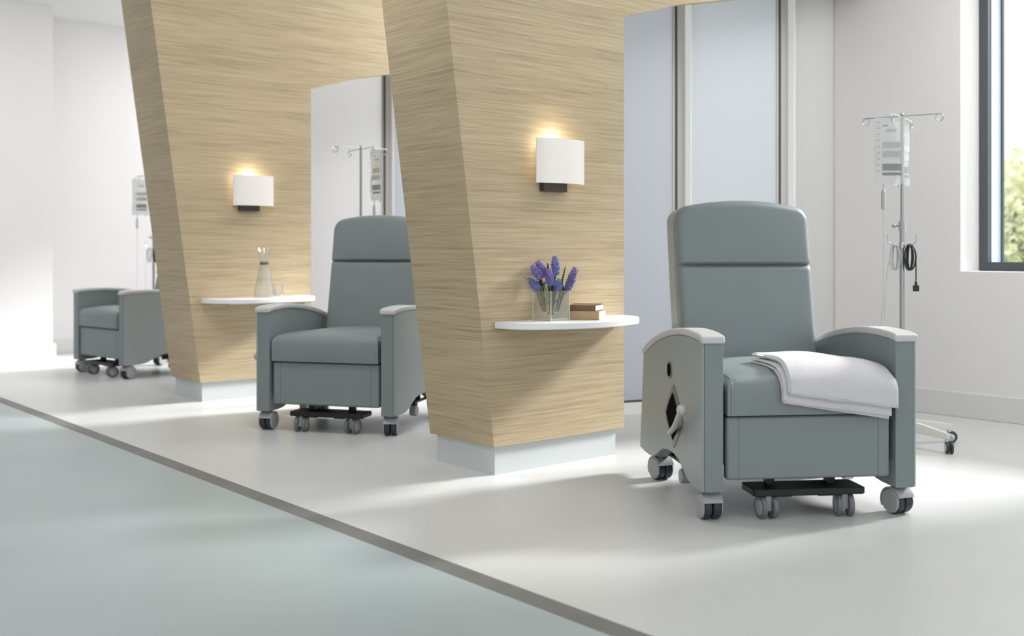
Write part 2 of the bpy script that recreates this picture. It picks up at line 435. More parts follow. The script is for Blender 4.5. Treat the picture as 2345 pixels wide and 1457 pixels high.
def make_recliner():
    R = thing('medical_recliner', '', 'recliner', group='grey-green medical recliners')
    # seat cushion
    bm = newbm(); box(bm, -.319, .319, -.062, .56, .392, .528)
    bmesh.ops.bevel(bm, geom=[e for e in bm.edges if all(v.co.z > .5 for v in e.verts)], offset=.032, segments=5, profile=.5, affect='EDGES')
    slices(bm, 0, [-.27, -.2, -.12, -.04, .04, .12, .2, .27]); slices(bm, 1, [-.02, .05, .12, .2, .3, .4, .5]); slices(bm, 2, [.42, .45, .48])
    for v in bm.verts:
        u = min(1, abs(v.co.x)/.319); y = v.co.y
        if v.co.z > .49:
            f = min(1, max(0, (y+.062)/.14)); v.co.z += .034*(1-u**2.4)*(math.sin(f*PI/2))*(1-.25*max(0, y-.1)/.46)
        if y < -.05 and .40 < v.co.z < .52: v.co.y -= .010*(1-u**4)*math.sin((v.co.z-.392)/.136*PI)
    sc = link('seat_cushion', bm, VINYL, R, smooth=True)
    for s in (-1, 1):
        bm = newbm(); tube(bm, smoothpath([(s*.302, -.064, .396), (s*.302, -.067, .46), (s*.302, -.064, .497), (s*.3, -.05, .519), (s*.298, -.01, .531), (s*.296, .1, .537), (s*.295, .3, .537)], 4), .0022, 6)
        link('piping', bm, PIPE, sc)
    # front panel below the seat
    bm = newbm(); box(bm, -.319, .319, -.048, .0, .15, .386); fpn = link('front_panel', bm, VINYL, R, bevel=.012, seg=4)
    for s in (-1, 1):
        bm = newbm(); box(bm, s*.272-.0009, s*.272+.0009, -.0485, -.046, .152, .384); link('seam', bm, SEAM, fpn, smooth=False)
    # backrest
    def y0(z):
        t = (z-.45)/.75; return .555 + .175*t - .03*t*t
    bm = newbm(); box(bm, -.303, .303, 0, .064, .45, 1.19)
    bmesh.ops.bevel(bm, geom=[e for e in bm.edges if all(v.co.z > 1.1 for v in e.verts) and abs(e.verts[0].co.x-e.verts[1].co.x) < .01], offset=.055, segments=6, profile=.5, affect='EDGES')
    bmesh.ops.bevel(bm, geom=[e for e in bm.edges if all(v.co.y < .001 for v in e.verts)], offset=.028, segments=5, profile=.5, affect='EDGES')
    slices(bm, 0, [-.25, -.2, -.15, -.1, -.05, 0, .05, .1, .15, .2, .25])
    slices(bm, 2, [.5, .55, .6, .65, .7, .75, .8, .85, .89, .915, .928, .934, .938, .942, .946, .950, .956, .969, .99, 1.02, 1.06, 1.1])
    for v in bm.verts:
        x, y, z = v.co; u = min(1, abs(x)/.303)
        dy = 0
        if y < .05:
            k = 1-y/.05
            dy += k*.021*math.exp(-((z-.942)/.0075)**2)
            if z > .942: dy -= k*.022*math.sin(min(1, (z-.942)/.27)*PI)**.6*(1-u**3)*(1 if z < 1.2 else 0)
            else: dy -= k*.014*math.sin(min(1, (.942-z)/.5)*PI)**.7*(1-u**3)
        zz = z + .040*(1-u**2.2)*max(0, min(1, (z-.95)/.25))**1.3
        v.co = Vector((x, y+dy+y0(z), zz))
    link('backrest', bm, VINYL, R, smooth=True)
    bm = newbm(); box(bm, -.304, .304, .062, .185, .42, 1.182)
    bmesh.ops.bevel(bm, geom=[e for e in bm.edges if all(v.co.z > 1.1 for v in e.verts) and abs(e.verts[0].co.x-e.verts[1].co.x) < .01], offset=.05, segments=6, profile=.5, affect='EDGES')
    bmesh.ops.bevel(bm, geom=[e for e in bm.edges if all(v.co.y > .18 for v in e.verts)], offset=.022, segments=4, profile=.5, affect='EDGES')
    slices(bm, 0, [-.2, -.1, 0, .1, .2]); slices(bm, 2, [.5, .6, .65, .7, .8, .9, 1.0, 1.1])
    for v in bm.verts:
        x, y, z = v.co; u = min(1, abs(x)/.303)
        if y > .1 and z < .7: y -= .02*(.7-z)/.25
        v.co = Vector((x, y+y0(z), z + .040*(1-u**2.2)*max(0, min(1, (z-.95)/.25))**1.3))
    link('back_shell', bm, SIDE, R, smooth=True)
    # arms
    for s in (-1, 1):
        bm = newbm(); prism(bm, arm_profile(-.06), lambda p, t: Vector((s*(.335+t*.072), p[0], p[1])))
        arm = link('arm', bm, VINYL, R, bevel=.0035, seg=3)
        bm = newbm(); prism(bm, arm_profile(-.0585, .0015), lambda p, t: Vector((s*(.407+t*.010), p[0], p[1])))
        link('side_panel', bm, SIDE, arm, bevel=.004, seg=3)
        top = CAPTOP; poly = [(y, capz(y)) for y, z in top] + [(y, capz(y)-.028) for y, z in top[::-1]]
        bm = newbm(); prism(bm, poly, lambda p, t: Vector((s*(.329+t*.094), p[0], p[1])))
        link('armrest_cap', bm, CAP, arm, bevel=.009, seg=4)
        caster_big(R, s*.371, -.002, .12*s+.15)
        caster_big(R, s*.371, .705, .25)
        for q in ((.68, .73, .10, .16), (-.03, .03, .104, .13)):
            bm = newbm(); box(bm, s*.371-.02, s*.371+.02, *q); link('caster_mount', bm, CAST, arm, smooth=False)
        # brake pedal bar by the rear wheel
        bm = newbm()
        box(bm, s*.345-.012, s*.345+.012, .42, .66, .118, .128); box(bm, s*.345-.012, s*.345+.012, .40, .425, .085, .128)
        cyl(bm, (s*.33, .50, .10), (s*.22, .50, .10), .012)
        p = link('brake_pedal', bm, BLACK, R, smooth=False)
        bm = newbm(); cyl(bm, (s*.33, .40, .075), (s*.37, .40, .075), .03, n=20); link('pedal_pad', bm, CAST, p, bevel=.004)
    # underframe
    bm = newbm(); box(bm, -.325, .325, .002, .60, .20, .39); link('underframe', bm, DARK, R, smooth=False)
    for s in (-1, 1):
        bm = newbm(); box(bm, s*.12-.015, s*.12+.015, .03, .07, .113, .202); link('frame_bracket', bm, BLACK, R, smooth=False)
        bm = newbm(); box(bm, s*.28-.012, s*.28+.012, .35, .62, .12, .202); link('frame_bracket', bm, BLACK, R, smooth=False)
    bm = newbm(); box(bm, -.33, .33, .52, .56, .11, .15); link('cross_bar', bm, BLACK, R, smooth=False)
    # sliding footrest plate
    bm = newbm()
    poly = [(-.208, .095), (-.216, .085), (-.216, -.045), (-.206, -.055), (.210, -.055), (.220, -.045), (.220, .085), (.212, .095)]
    prism(bm, poly, lambda p, t: Vector((p[0], p[1], .088+t*.026)))
    fp = link('footrest_plate', bm, BLACK, R, bevel=.004, seg=2)
    for q in (-.09, .075):
        bm = newbm(); box(bm, q-.03, q+.03, -.03, .06, .080, .0878); link('bracket', bm, BLACK, fp, smooth=False)
    caster_small(R, -.155, -.02, .12); caster_small(R, .15, -.015, -.15)
    # left side controls
    X = -.4165
    def dia(hy, hz, r=.02):
        pts = []
        for k in range(48):
            t = 2*PI*k/48; c, s = math.cos(t), math.sin(t); e = 1.75
            pts.append((.325+hy*math.copysign(abs(c)**e, c), .335+hz*math.copysign(abs(s)**e, s)))
        return pts
    bm = newbm(); N = 48; A, B = dia(.140, .128), dia(.104, .098)
    vs = [[bm.verts.new((x, p[0], p[1])) for p in q] for q, x in ((A, X), (A, X-.003), (B, X-.006), (B, X))]
    for i in range(4):
        for k in range(N):
            bm.faces.new((vs[i][k], vs[i][(k+1) % N], vs[(i+1) % 4][(k+1) % N], vs[(i+1) % 4][k]))
    link('lever_surround', bm, ESC, R)
    bm = newbm(); prism(bm, B, lambda p, t: Vector((X+.0005-t*.0035, p[0], p[1]))); link('lever_recess', bm, RECESS, R, smooth=False)
    bm = newbm()
    path = smoothpath([(-.41, .345, .262), (-.425, .34, .264), (-.436, .31, .272), (-.447, .2, .315), (-.458, .1, .37), (-.464, .045, .400)], 5)
    tube(bm, path, [.009+.005*(i/len(path)) for i in range(len(path))], 12)
    lv = link('recline_lever', bm, KNOB, R)
    bm = newbm(); sphere(bm, (-.465, .04, .403), .0205, 22); link('knob', bm, KNOB, lv)
    def oval(hy, hz): return [(.39+hy*math.cos(2*PI*k/28), .516+hz*math.copysign(abs(math.sin(2*PI*k/28))**.75, math.sin(2*PI*k/28))) for k in range(28)]
    bm = newbm(); prism(bm, oval(.036, .036), lambda p, t: Vector((X-t*.003, p[0], p[1]))); link('button_ring', bm, ESC, R)
    bm = newbm(); prism(bm, oval(.024, .027), lambda p, t: Vector((X-.003-t*.0012, p[0], p[1]))); link('button', bm, RECESS, R)
    return R
def chair_pose(X, Z, ang, shift=.0):
    t = math.radians(ang); X += math.cos(t)*shift; Z += math.sin(t)*shift
    x, y = cam2room(X, Z)
    return (x, y, 0), t - ROT
rec = make_recliner()
l1, a1 = chair_pose(1.0875, 4.060, 6.8, .02)
rec.location = l1; rec.rotation_euler = (0, 0, a1)
rec['label'] = 'nearest grey-green medical recliner, with the white blanket on its seat'
bpy.context.view_layer.update()
l2, a2 = chair_pose(-1.0109, 5.9436, -15.75, -.005)
dup(rec, l2, a2, 'middle medical recliner between the two wood pillars')
l3, a3 = chair_pose(-3.2612, 8.6477, -41.7, -.05)
dup(rec, l3, a3, 'farthest medical recliner, half hidden behind the far wood pillar')

# ---------------------------------------------------------------- folded blanket on the near recliner
def blanket():
    # path in chair y-z: along the seat, over its front edge, down
    def surf(v, off):
        base = [(.30, .552), (.22, .556), (.12, .559), (.04, .558), (-.01, .551), (-.045, .535), (-.067, .512), (-.076, .485), (-.078, .45), (-.079, .41), (-.080, .36), (-.08, .31)]
        # cumulative length lookup
        L = [0]
        for p, q in zip(base, base[1:]): L.append(L[-1]+math.dist(p, q))
        s = v
        for i in range(len(base)-1):
            if s <= L[i+1] or i == len(base)-2:
                t = (s-L[i])/(L[i+1]-L[i]); p, q = base[i], base[i+1]
                y = p[0]+(q[0]-p[0])*t; z = p[1]+(q[1]-p[1])*t
                pp = base[max(i-1, 0)]; qq = base[min(i+2, len(base)-1)]
                dy, dz = qq[0]-pp[0], qq[1]-pp[1]; n = math.hypot(dy, dz)
                return y + dz/n*off, z - dy/n*off, L
    root = thing('folded_blanket', 'white folded blanket draped over the front of the nearest recliner seat', 'blanket', l1, a1)
    Ltop = surf(0, 0)[2]
    def layer(name, x0, x1, v0a, v0b, v1a, v1b, o0, o1, wob, par, nx=46, nv=44, seed=0):
        """slab with rounded ends between offsets o0..o1; v range differs from the left (a) to the right (b)."""
        bm = newbm(); M = 10
        def P(i, j, side):
            u = i/nx; v0 = v0a+(v0b-v0a)*u; v1 = v1a+(v1b-v1a)*u
            v = v0+(v1-v0)*j/nv
            th = (o1-o0)/2; mid = (o0+o1)/2
            # rounded rim at every side
            d = min(v-v0, v1-v, 1e9); dx = min(u, 1-u)*(x1-x0)
            k = min(1, max(0, d)/th) if th else 1; kx = min(1, dx/th)
            rim = math.sqrt(max(0, 1-(1-k)**2))*math.sqrt(max(0, 1-(1-kx)**2))
            x = x0+(x1-x0)*u + wob*.9*math.sin(v*17+seed)+.10*max(0, .18-v)*(-.15 if u < .5 else 0)
            crown = 1.0
            off = mid+side*th*rim + wob*math.sin(u*9+v*13+seed)*.8*(1 if side > 0 else 0)*rim
            ux = (x)/.319
            y, z, _ = surf(v, off)
            drop = .034*min(1, abs(ux))**2.4*(1 if v < .34 else max(0, 1-(v-.34)/.08))
            return Vector((x, y, z-drop))
        top = [[bm.verts.new(P(i, j, 1)) for j in range(nv+1)] for i in range(nx+1)]
        bot = [[bm.verts.new(P(i, j, -1)) for j in range(nv+1)] for i in range(nx+1)]
        for g in (top, bot):
            for i in range(nx):
                for j in range(nv): bm.faces.new((g[i][j], g[i+1][j], g[i+1][j+1], g[i][j+1]))
        for i in range(nx):
            bm.faces.new((top[i][0], top[i+1][0], bot[i+1][0], bot[i][0])); bm.faces.new((top[i][nv], top[i+1][nv], bot[i+1][nv], bot[i][nv]))
        for j in range(nv):
            bm.faces.new((top[0][j], top[0][j+1], bot[0][j+1], bot[0][j])); bm.faces.new((top[nx][j], top[nx][j+1], bot[nx][j+1], bot[nx][j]))
        return link(name, bm, TOWEL, par, smooth=True)
    layer('blanket_layer', -.122, .296, .04, .10, .455, .520, .0015, .0100, .0022, root, seed=.4)
    layer('blanket_layer', -.118, .303, .04, .09, .450, .508, .0135, .0215, .0024, root, seed=1.9)
    layer('blanket_layer', -.104, .322, .02, .08, .425, .478, .0255, .0445, .003, root, seed=3.1)
blanket()

# ---------------------------------------------------------------- IV stands
def make_stand():
    R = thing('iv_stand', '', 'drip stand', group='chrome drip stands on five wheels')
    bm = newbm(); cyl(bm, (0, 0, .10), (0, 0, 1.14), .0125, n=24); link('pole', bm, POLE, R)
    bm = newbm(); cyl(bm, (0, 0, 1.14), (0, 0, 1.712), .0085, n=20); sphere(bm, (0, 0, 1.712), .0095, 12); link('upper_pole', bm, POLE, R)
    bm = newbm(); cyl(bm, (0, 0, 1.11), (0, 0, 1.16), .017, n=20); cyl(bm, (-.04, 0, 1.135), (0, 0, 1.135), .005); sphere(bm, (-.042, 0, 1.135), .011, 10)
    link('height_clamp', bm, CAST, R)
    bm = newbm(); cyl(bm, (0, 0, .075), (0, 0, .13), .032, .026, n=24); link('hub', bm, LEGM, R, bevel=.003)
    for k in range(5):
        t = math.radians(-64+72*k+4); d = Vector((math.cos(t), math.sin(t), 0)); s = Vector((-d.y, d.x, 0))
        bm = newbm()
        A = [Vector((0, 0, .125)), Vector((0, 0, .07))]
        pr = [(.02, .135, .075, .014), (.15, .120, .072, .011), (.285, .098, .067, .008)]
        rings = [[bm.verts.new(d*r+s*w+Vector((0, 0, zt))), bm.verts.new(d*r-s*w+Vector((0, 0, zt))), bm.verts.new(d*r-s*w+Vector((0, 0, zb))), bm.verts.new(d*r+s*w+Vector((0, 0, zb)))] for r, zt, zb, w in pr]
        for a, b in zip(rings, rings[1:]):
            for i in range(4): bm.faces.new((a[i], a[(i+1) % 4], b[(i+1) % 4], b[i]))
        bm.faces.new(rings[0]); bm.faces.new(rings[-1][::-1])
        link('base_leg', bm, LEGM, R, bevel=.003, seg=2)
        bm = newbm(); c = d*.274
        cyl(bm, c+Vector((0, 0, .05)), c+Vector((0, 0, .068)), .009, n=14); sphere(bm, c+Vector((0, 0, .060)), .012, 12)
        h = link('caster', bm, CHROME, R)
        for q in (-1, 1):
            bm = newbm(); e = Vector((math.cos(t+.9), math.sin(t+.9), 0)); c2 = c+d*.012+Vector((0, 0, .0295))
            cyl(bm, c2+e*q*.004, c2+e*q*.017, .0295, n=24)
            w = link('wheel', bm, WHEEL, h, bevel=.003, seg=2)
            bm = newbm(); cyl(bm, c2+e*q*.017, c2+e*q*.0195, .020, .016, n=20); link('hub_cap', bm, CHROME, w)
    # two crossed hook bars; local x bar and local y bar
    for ax in (0, 1):
        bm = newbm(); z = 1.704-.007*ax
        def pt(u, zz, w=0): return Vector((u, w, zz)) if ax == 0 else Vector((w, u, zz))
        for s in (-1, 1):
            pts = [pt(0, z), pt(s*.1, z), pt(s*.185, z)]
            for k in range(1, 22):
                t = k/22*2*PI*.97; rr = .0185
                pts.append(pt(s*(.185+rr*math.sin(t)), z-rr+rr*math.cos(t), .003*k/22))
            tube(bm, pts, .003, 8)
        link('hook_bar', bm, CHROME, R)
    # cord hook
    bm = newbm()
    for s in (-1, 1):
        tube(bm, smoothpath([(0, -.014, 1.035), (s*.035, -.02, 1.033), (s*.058, -.02, 1.042), (s*.069, -.02, 1.062), (s*.070, -.02, 1.092)], 5), .0028, 8)
    cyl(bm, (0, 0, 1.02), (0, 0, 1.05), .0165, n=18)
    link('cord_hook', bm, CHROME, R)
    return R
def bag_mesh(loc, rz, label, variant=0, chamber=True, lod=True):
    """drip bag hanging with its top hole at the origin, facing local -y."""
    R = thing('drip_bag', label, 'drip bag', loc, rz, 'clear drip bags on the stands')
    W, H = .152, .335
    bm = newbm(); nx, nz = 14, 24
    def P(i, j, s):
        u = i/nx*2-1; v = j/nz
        th = .016*math.sqrt(max(0, 1-u**4))*math.sin(min(1, (v*.92+.06))*PI)**.45*(.25+.75*min(1, v*1.5))
        x = u*W/2*(1-.05*math.sin(v*PI)); y = s*th*.9+.004*math.sin(v*9+u*2)
        return Vector((x, y, .012-v*H))
    g = [[[bm.verts.new(P(i, j, s)) for j in range(nz+1)] for i in range(nx+1)] for s in (-1, 1)]
    for q in g:
        for i in range(nx):
            for j in range(nz): bm.faces.new((q[i][j], q[i+1][j], q[i+1][j+1], q[i][j+1]))
    body = link('bag_body', bm, BAGF, R)
    def plate(x0, x1, z0, z1, m, name):
        bm = newbm(); n = 6
        for i in range(n):
            xs = [x0+(x1-x0)*k/n for k in (i, i+1)]
            vs = []
            for x, z in ((xs[0], z0), (xs[1], z0), (xs[1], z1), (xs[0], z1)):
                u = x/(W/2); v = (.012-z)/H
                th = .016*math.sqrt(max(0, 1-min(1, abs(u))**4))*math.sin(min(1, (v*.92+.06))*PI)**.45*(.25+.75*min(1, v*1.5))
                vs.append(bm.verts.new((x, -th*.9+.004*math.sin(v*9+u*2)-.0012, z)))
            bm.faces.new(vs)
        return link(name, bm, m, body)
    plate(-.035, .058, -.112, -.142, INKL, 'printed_label'); plate(-.035, .058, -.158, -.190, INKL, 'printed_label')
    plate(-.035, .058, -.222, -.256, INK, 'printed_label'); plate(-.035, .060, -.266, -.280, INK, 'printed_label')
    plate(-.03, -.008, -.026, -.031, INK, 'printed_label'); plate(-.018, .034, -.047, -.059, INKL, 'printed_label')
    bm = newbm()
    for k in range(9):
        z = -.012-.031*k
        bmesh.ops.create_grid(bm, x_segments=1, y_segments=1, size=.5, matrix=Matrix.Translation((-.055, -.0175, z)) @ Matrix.Rotation(PI/2, 4, 'X') @ Matrix.Diagonal((.010, .004, 1, 1)))
    link('volume_marks', bm, INK, body)
    if chamber:
        x = -.028
        bm = newbm(); cyl(bm, (x, 0, -.322), (x, 0, -.352), .004); cyl(bm, (.045, 0, -.322), (.045, 0, -.336), .005, n=10)
        link('bag_port', bm, TUBEM, R)
        bm = newbm(); lathe(bm, [(0, 0), (.010, 0), (.0115, -.005), (.0115, -.085), (.008, -.088), (0, -.088)][::-1], 18, (x, 0, -.362)); cyl(bm, (x, 0, -.346), (x, 0, -.362), .004, .010, 12)
        link('drip_chamber', bm, mat('chamber', (178, 184, 184), rough=.3, alpha=.9), R)
        bm = newbm()
        pts = smoothpath([(x, 0, -.449), (x, .0, -.7), (x-.002, .002, -.9), (x-.012, .01, -1.05), (x-.02, .02, -1.25), (x+.02, .03, -1.42)], 6)
        tube(bm, pts, .0022, 6); link('drip_tube', bm, TUBEM, R)
    return R
def coil(x, y, zt, m, name, label, cat, loc, rz, plug=False, seed=1, rc=.0032):
    rnd = random.Random(seed)
    R = thing(name, label, cat, loc, rz)
    bm = newbm(); pts = []
    turns = 6
    for k in range(turns*24+1):
        t = 2*PI*k/24; i = k/24
        rx = .031-.0042*i; rz_ = .068-.0035*abs((i % 2)-1)
        yy = -.03+.005*i+.002*math.sin(t*2)
        pts.append((x+.004*math.sin(i*1.7)+rx*math.sin(t), y+yy, zt-rz_+rz_*math.cos(t)))
    tube(bm, pts, rc, 6)
    if plug: tube(bm, smoothpath([(x+.029, y-.02, zt-.06), (x+.031, y-.02, zt-.1), (x+.031, y-.02, zt-.19)], 5), rc, 6)
    else: tube(bm, smoothpath([(x-.028, y-.02, zt-.09), (x-.036, y-.015, zt-.14), (x-.046, y-.01, zt-.24), (x-.052, y, zt-.40)], 5), rc*.6, 6)
    link('coiled_loops', bm, m, R)
    if plug:
        px, pz = x+.031, zt-.19
        bm = newbm(); cyl(bm, (px, y-.02, pz), (px, y-.02, pz-.022), .006, .007, 12); box(bm, px-.0155, px+.0155, y-.03, y-.01, pz-.052, pz-.02)
        p = link('plug', bm, m, R, bevel=.003)
        bm = newbm(); box(bm, px-.010, px-.007, y-.022, y-.018, pz-.068, pz-.052); box(bm, px+.007, px+.010, y-.022, y-.018, pz-.068, pz-.052)
        link('prong', bm, CHROME, p, smooth=False)
    return R
stand = make_stand()
# stand placement (camera-frame X, Z and yaw of the hook bars); yaw is measured in the camera frame
def place(X, Z, yaw_deg):
    x, y = cam2room(X, Z); return (x, y, 0), math.radians(yaw_deg)-ROT
sl1, sr1 = place(2.024, 5.56, -34)
stand.location = sl1; stand.rotation_euler = (0, 0, sr1); stand['label'] = 'drip stand between the nearest recliner and the window'
# the base legs are measured in the camera frame, so turn the legs back by the bar yaw
bpy.context.view_layer.update()
for ch in kids(stand):
    if ch.name.split('.')[0] in ('base_leg', 'caster', 'hub'): ch.rotation_euler = (0, 0, math.radians(34))
    if ch.name.split('.')[0] == 'cord_hook': ch.rotation_euler = (0, 0, math.radians(34-20))
sl2, sr2 = place(-1.024, 7.26, 33)
dup(stand, sl2, sr2, 'drip stand behind the middle recliner')
sl3, sr3 = place(-3.31, 9.9, -20)
dup(stand, sl3, sr3, 'drip stand behind the farthest recliner')
def on_stand(loc, rz, v):
    c, s = math.cos(rz), math.sin(rz); return (loc[0]+v[0]*c-v[1]*s, loc[1]+v[0]*s+v[1]*c, v[2])
# bags hang from the hook-bar rings
bag_mesh(on_stand(sl1, sr1, (-.012, -.203, 1.665)), math.radians(-10)-ROT, 'front drip bag on the stand by the window, facing the camera')
bag_mesh(on_stand(sl1, sr1, (-.03, .10, 1.672)), math.radians(38)-ROT, 'rear drip bag on the stand by the window, behind the first', chamber=False)
bag_mesh(on_stand(sl2, sr2, (.02, -.203, 1.665)), math.radians(-52)-ROT, 'drip bag hanging above the middle recliner')
bag_mesh(on_stand(sl3, sr3, (-.15, 0, 1.665)), math.radians(8)-ROT, 'drip bag hanging behind the farthest recliner')
for (l, r, nm) in ((sl1, sr1, 'stand by the window'), (sl2, sr2, 'stand behind the middle recliner'), (sl3, sr3, 'stand behind the farthest recliner')):
    rr = r+math.radians(14 if nm.endswith('window') else 3)
    coil(.036, 0, 1.038, CORDB, 'power_cord', 'coiled black power cord on the '+nm, 'cord', (l[0], l[1], 0), rr, True, 2, .0036)
    coil(-.036, 0, 1.038, TUBEM, 'coiled_tubing', 'coiled clear tubing on the '+nm, 'tubing', (l[0], l[1], 0), rr, False, 3, .0026)

# ---------------------------------------------------------------- vase of hyacinths
VX, VY, VZ = 3.285, 3.605, .689
v = thing('glass_vase', 'square clear glass vase of purple flowers on the near shelf', 'vase', (VX, VY, VZ), math.radians(2))
h = .060; t = .004; H = .135
bm = newbm()
box(bm, -h, h, -h, -h+t, 0, H); box(bm, -h, h, h-t, h, 0, H); box(bm, -h, -h+t, -h+t, h-t, 0, H); box(bm, h-t, h, -h+t, h-t, 0, H); box(bm, -h+t, h-t, -h+t, h-t, 0, .01)
link('vase_glass', bm, VASEG, v, smooth=False)
bm = newbm()
for sx in (-1, 1):
    for sy in (-1, 1): box(bm, sx*(h-.0015)-.0014, sx*(h-.0015)+.0014, sy*(h-.0015)-.0014, sy*(h-.0015)+.0014, .001, H+.0004)
link('edge', bm, mat('vase_edge', (224, 232, 222), rough=.15), v, smooth=False)
bm = newbm(); box(bm, -h+t+.001, h-t-.001, -h+t+.001, h-t-.001, .0105, .07); link('water', bm, WATER, v, smooth=False)
CR = Vector((.7632, -.6461, 0)); CF = Vector((.6461, .7632, 0))
def P3(px, py, dep=0):   # metres right of and above the vase foot as seen from the corridor
    return Vector((VX, VY, VZ)) + CR*((px-1265)*.00198) + Vector((0, 0, (732-py)*.00198)) + CF*dep
def Q(cx, cy): return 1120+cx/4.858, 560+cy/4.858
blooms = [((590, 370), (490, 230), -.015, PETAL), ((640, 340), (550, 180), .02, PETAL), ((757, 322), (745, 125), .01, PETALB),
          ((690, 440), (680, 270), -.03, PETAL), ((570, 500), (455, 370), .0, PETALB), ((775, 500), (790, 380), -.01, PETALB), ((885, 505), (975, 250), .015, PETAL)]
names = ['purple hyacinth leaning left at the left of the bunch', 'purple hyacinth behind, upper left of the bunch', 'tallest blue hyacinth in the middle of the bunch',
         'purple hyacinth low in the centre of the bunch', 'lowest blue hyacinth drooping at far left of the bunch', 'short blue hyacinth right of centre just above the vase', 'long purple hyacinth leaning out to the right']
for (b, tp, dep, m), lab in zip(blooms, names):
    pb = P3(*Q(*b), dep); pt_ = P3(*Q(*tp), dep*1.3); foot = P3(1265+(Q(*b)[0]-1265)*-.25, 720, dep*.6)
    clampd = foot - Vector((VX, VY, VZ)); clampd.x = max(-.04, min(.04, clampd.x)); clampd.y = max(-.04, min(.04, clampd.y)); foot = Vector((VX, VY, VZ))+clampd
    R = thing('hyacinth', lab, 'flower', foot, 0, 'hyacinths in the glass vase')
    o_ = foot
    bm = newbm(); tube(bm, smoothpath([Vector((0, 0, 0)), (pb-o_)*.5+Vector((0, 0, .012)), pb-o_, (pt_-o_)*.98+(pb-o_)*.02], 5), .0028, 7); link('stem', bm, STEM, R)
    ax = (pt_-pb); L = ax.length; ax.normalize(); u = ax.orthogonal().normalized(); w = ax.cross(u)
    bm = newbm(); rnd = random.Random(int(b[0]))
    nr = int(L/.0075)
    for i in range(nr+1):
        f = i/nr; rad = (.0195*math.sin((.12+.80*f)*PI)**.6)*(1-.35*f) ; cnt = max(3, int(rad*2*PI/.0085))
        for k in range(cnt):
            a = 2*PI*(k+.5*(i % 2))/cnt+rnd.uniform(-.2, .2); dr = (u*math.cos(a)+w*math.sin(a))
            c = (pb-o_) + ax*(f*L+rnd.uniform(-.002, .002)) + dr*rad*rnd.uniform(.85, 1.08)
            M = Matrix.Translation(c) @ (dr+ax*.5).to_track_quat('Z', 'Y').to_matrix().to_4x4() @ Matrix.Diagonal((.0036, .0036, .0062, 1))
            bmesh.ops.create_icosphere(bm, subdivisions=1, radius=1, matrix=M)
            for q in range(3):   # tiny outward petals
                b2 = a+q*2.1; pdir = (dr + (u*math.cos(b2)+w*math.sin(b2))*.55).normalized(); e0 = c+dr*.004; sd = pdir.cross(ax).normalized()*.0022
                vs = [bm.verts.new(e0-sd), bm.verts.new(e0+sd), bm.verts.new(e0+pdir*.0065)]; bm.faces.new(vs)
    tube(bm, [(pb-o_)+ax*L*k/8 for k in range(9)], [max(.002, .0155*math.sin((.12+.80*k/8)*PI)**.6*(1-.35*k/8)) for k in range(9)], 10)
    link('bloom', bm, m, R)
leaves = [((690, 470), (668, 195), .03, .014), ((800, 560), (868, 232), .025, .010), ((600, 500), (585, 380), .012, .026), ((720, 520), (742, 330), .02, .016), ((600, 520), (640, 400), -.02, .010),
          ((640, 470), (385, 358), .0, .004), ((850, 500), (1020, 270), -.01, .004), ((840, 520), (820, 380), .02, .012), ((560, 560), (560, 400), .02, .010), ((740, 560), (720, 420), .03, .018)]
for i, (b, tp, dep, wd) in enumerate(leaves):
    pb = P3(*Q(b[0]*.6+690*.4, 740), dep*.5); cl = pb-Vector((VX, VY, VZ)); cl.x = max(-.045, min(.045, cl.x)); cl.y = max(-.045, min(.045, cl.y)); pb = Vector((VX, VY, VZ))+cl
    mid = P3(*Q(*b), dep); tip = P3(*Q(*tp), dep)
    bm = newbm(); path = smoothpath([pb, mid, (mid+tip)/2+Vector((0, 0, .004)), tip], 6); n = len(path)
    for a, p in enumerate(path): pass
    vs = []
    for a, p in enumerate(path):
        f = a/(n-1); ww = wd*.5*math.sin((.10+.88*f)*PI)**.6; vs.append([bm.verts.new(p-pb-CR*ww), bm.verts.new(p-pb+CF*ww*.4), bm.verts.new(p-pb+CR*ww)])
    for a in range(n-1):
        for k in range(2): bm.faces.new((vs[a][k], vs[a][k+1], vs[a+1][k+1], vs[a+1][k]))
    o = link('flower_leaf', bm, LEAF, None); o.location = pb
    s = o.modifiers.new('solid', 'SOLIDIFY'); s.thickness = .0008
    tag(o, 'long narrow green leaf standing among the hyacinths in the vase', 'leaf', 'leaves in the glass vase')

# ---------------------------------------------------------------- books
def book(loc, rz, L, W, T, cover, paper, label, curl=0):
    R = thing('paperback_book', label, 'book', loc, rz, 'books on the near shelf')
    bm = newbm(); box(bm, .002, W-.003, .003, L-.003, .0022, T-.0022); link('pages', bm, paper, R, smooth=False)
    bm = newbm(); box(bm, 0, .002, 0, L, 0, T); box(bm, .002, W, 0, L, 0, .002)
    n = 10
    for i in range(n):
        x0, x1 = .002+(W-.002)*i/n, .002+(W-.002)*(i+1)/n
        z0, z1 = T-.002+curl*math.sin((i/n)*PI*.9)**2, T-.002+curl*math.sin(((i+1)/n)*PI*.9)**2
        q = [(x0, 0, z0), (x1, 0, z1), (x1, L, z1), (x0, L, z0)]
        b_ = [bm.verts.new(p) for p in q]; t_ = [bm.verts.new((p[0], p[1], p[2]+.0018)) for p in q]
        bm.faces.new(b_); bm.faces.new(t_)
        for k in range(4): bm.faces.new((b_[k], b_[(k+1) % 4], t_[(k+1) % 4], t_[k]))
    link('cover', bm, cover, R, smooth=False)
    return R
# spine runs from (x 3.37, y 3.61) to (x 3.45, y 3.49)
ang = math.atan2(.08, .12)    # direction of the spine, local +y -> spine
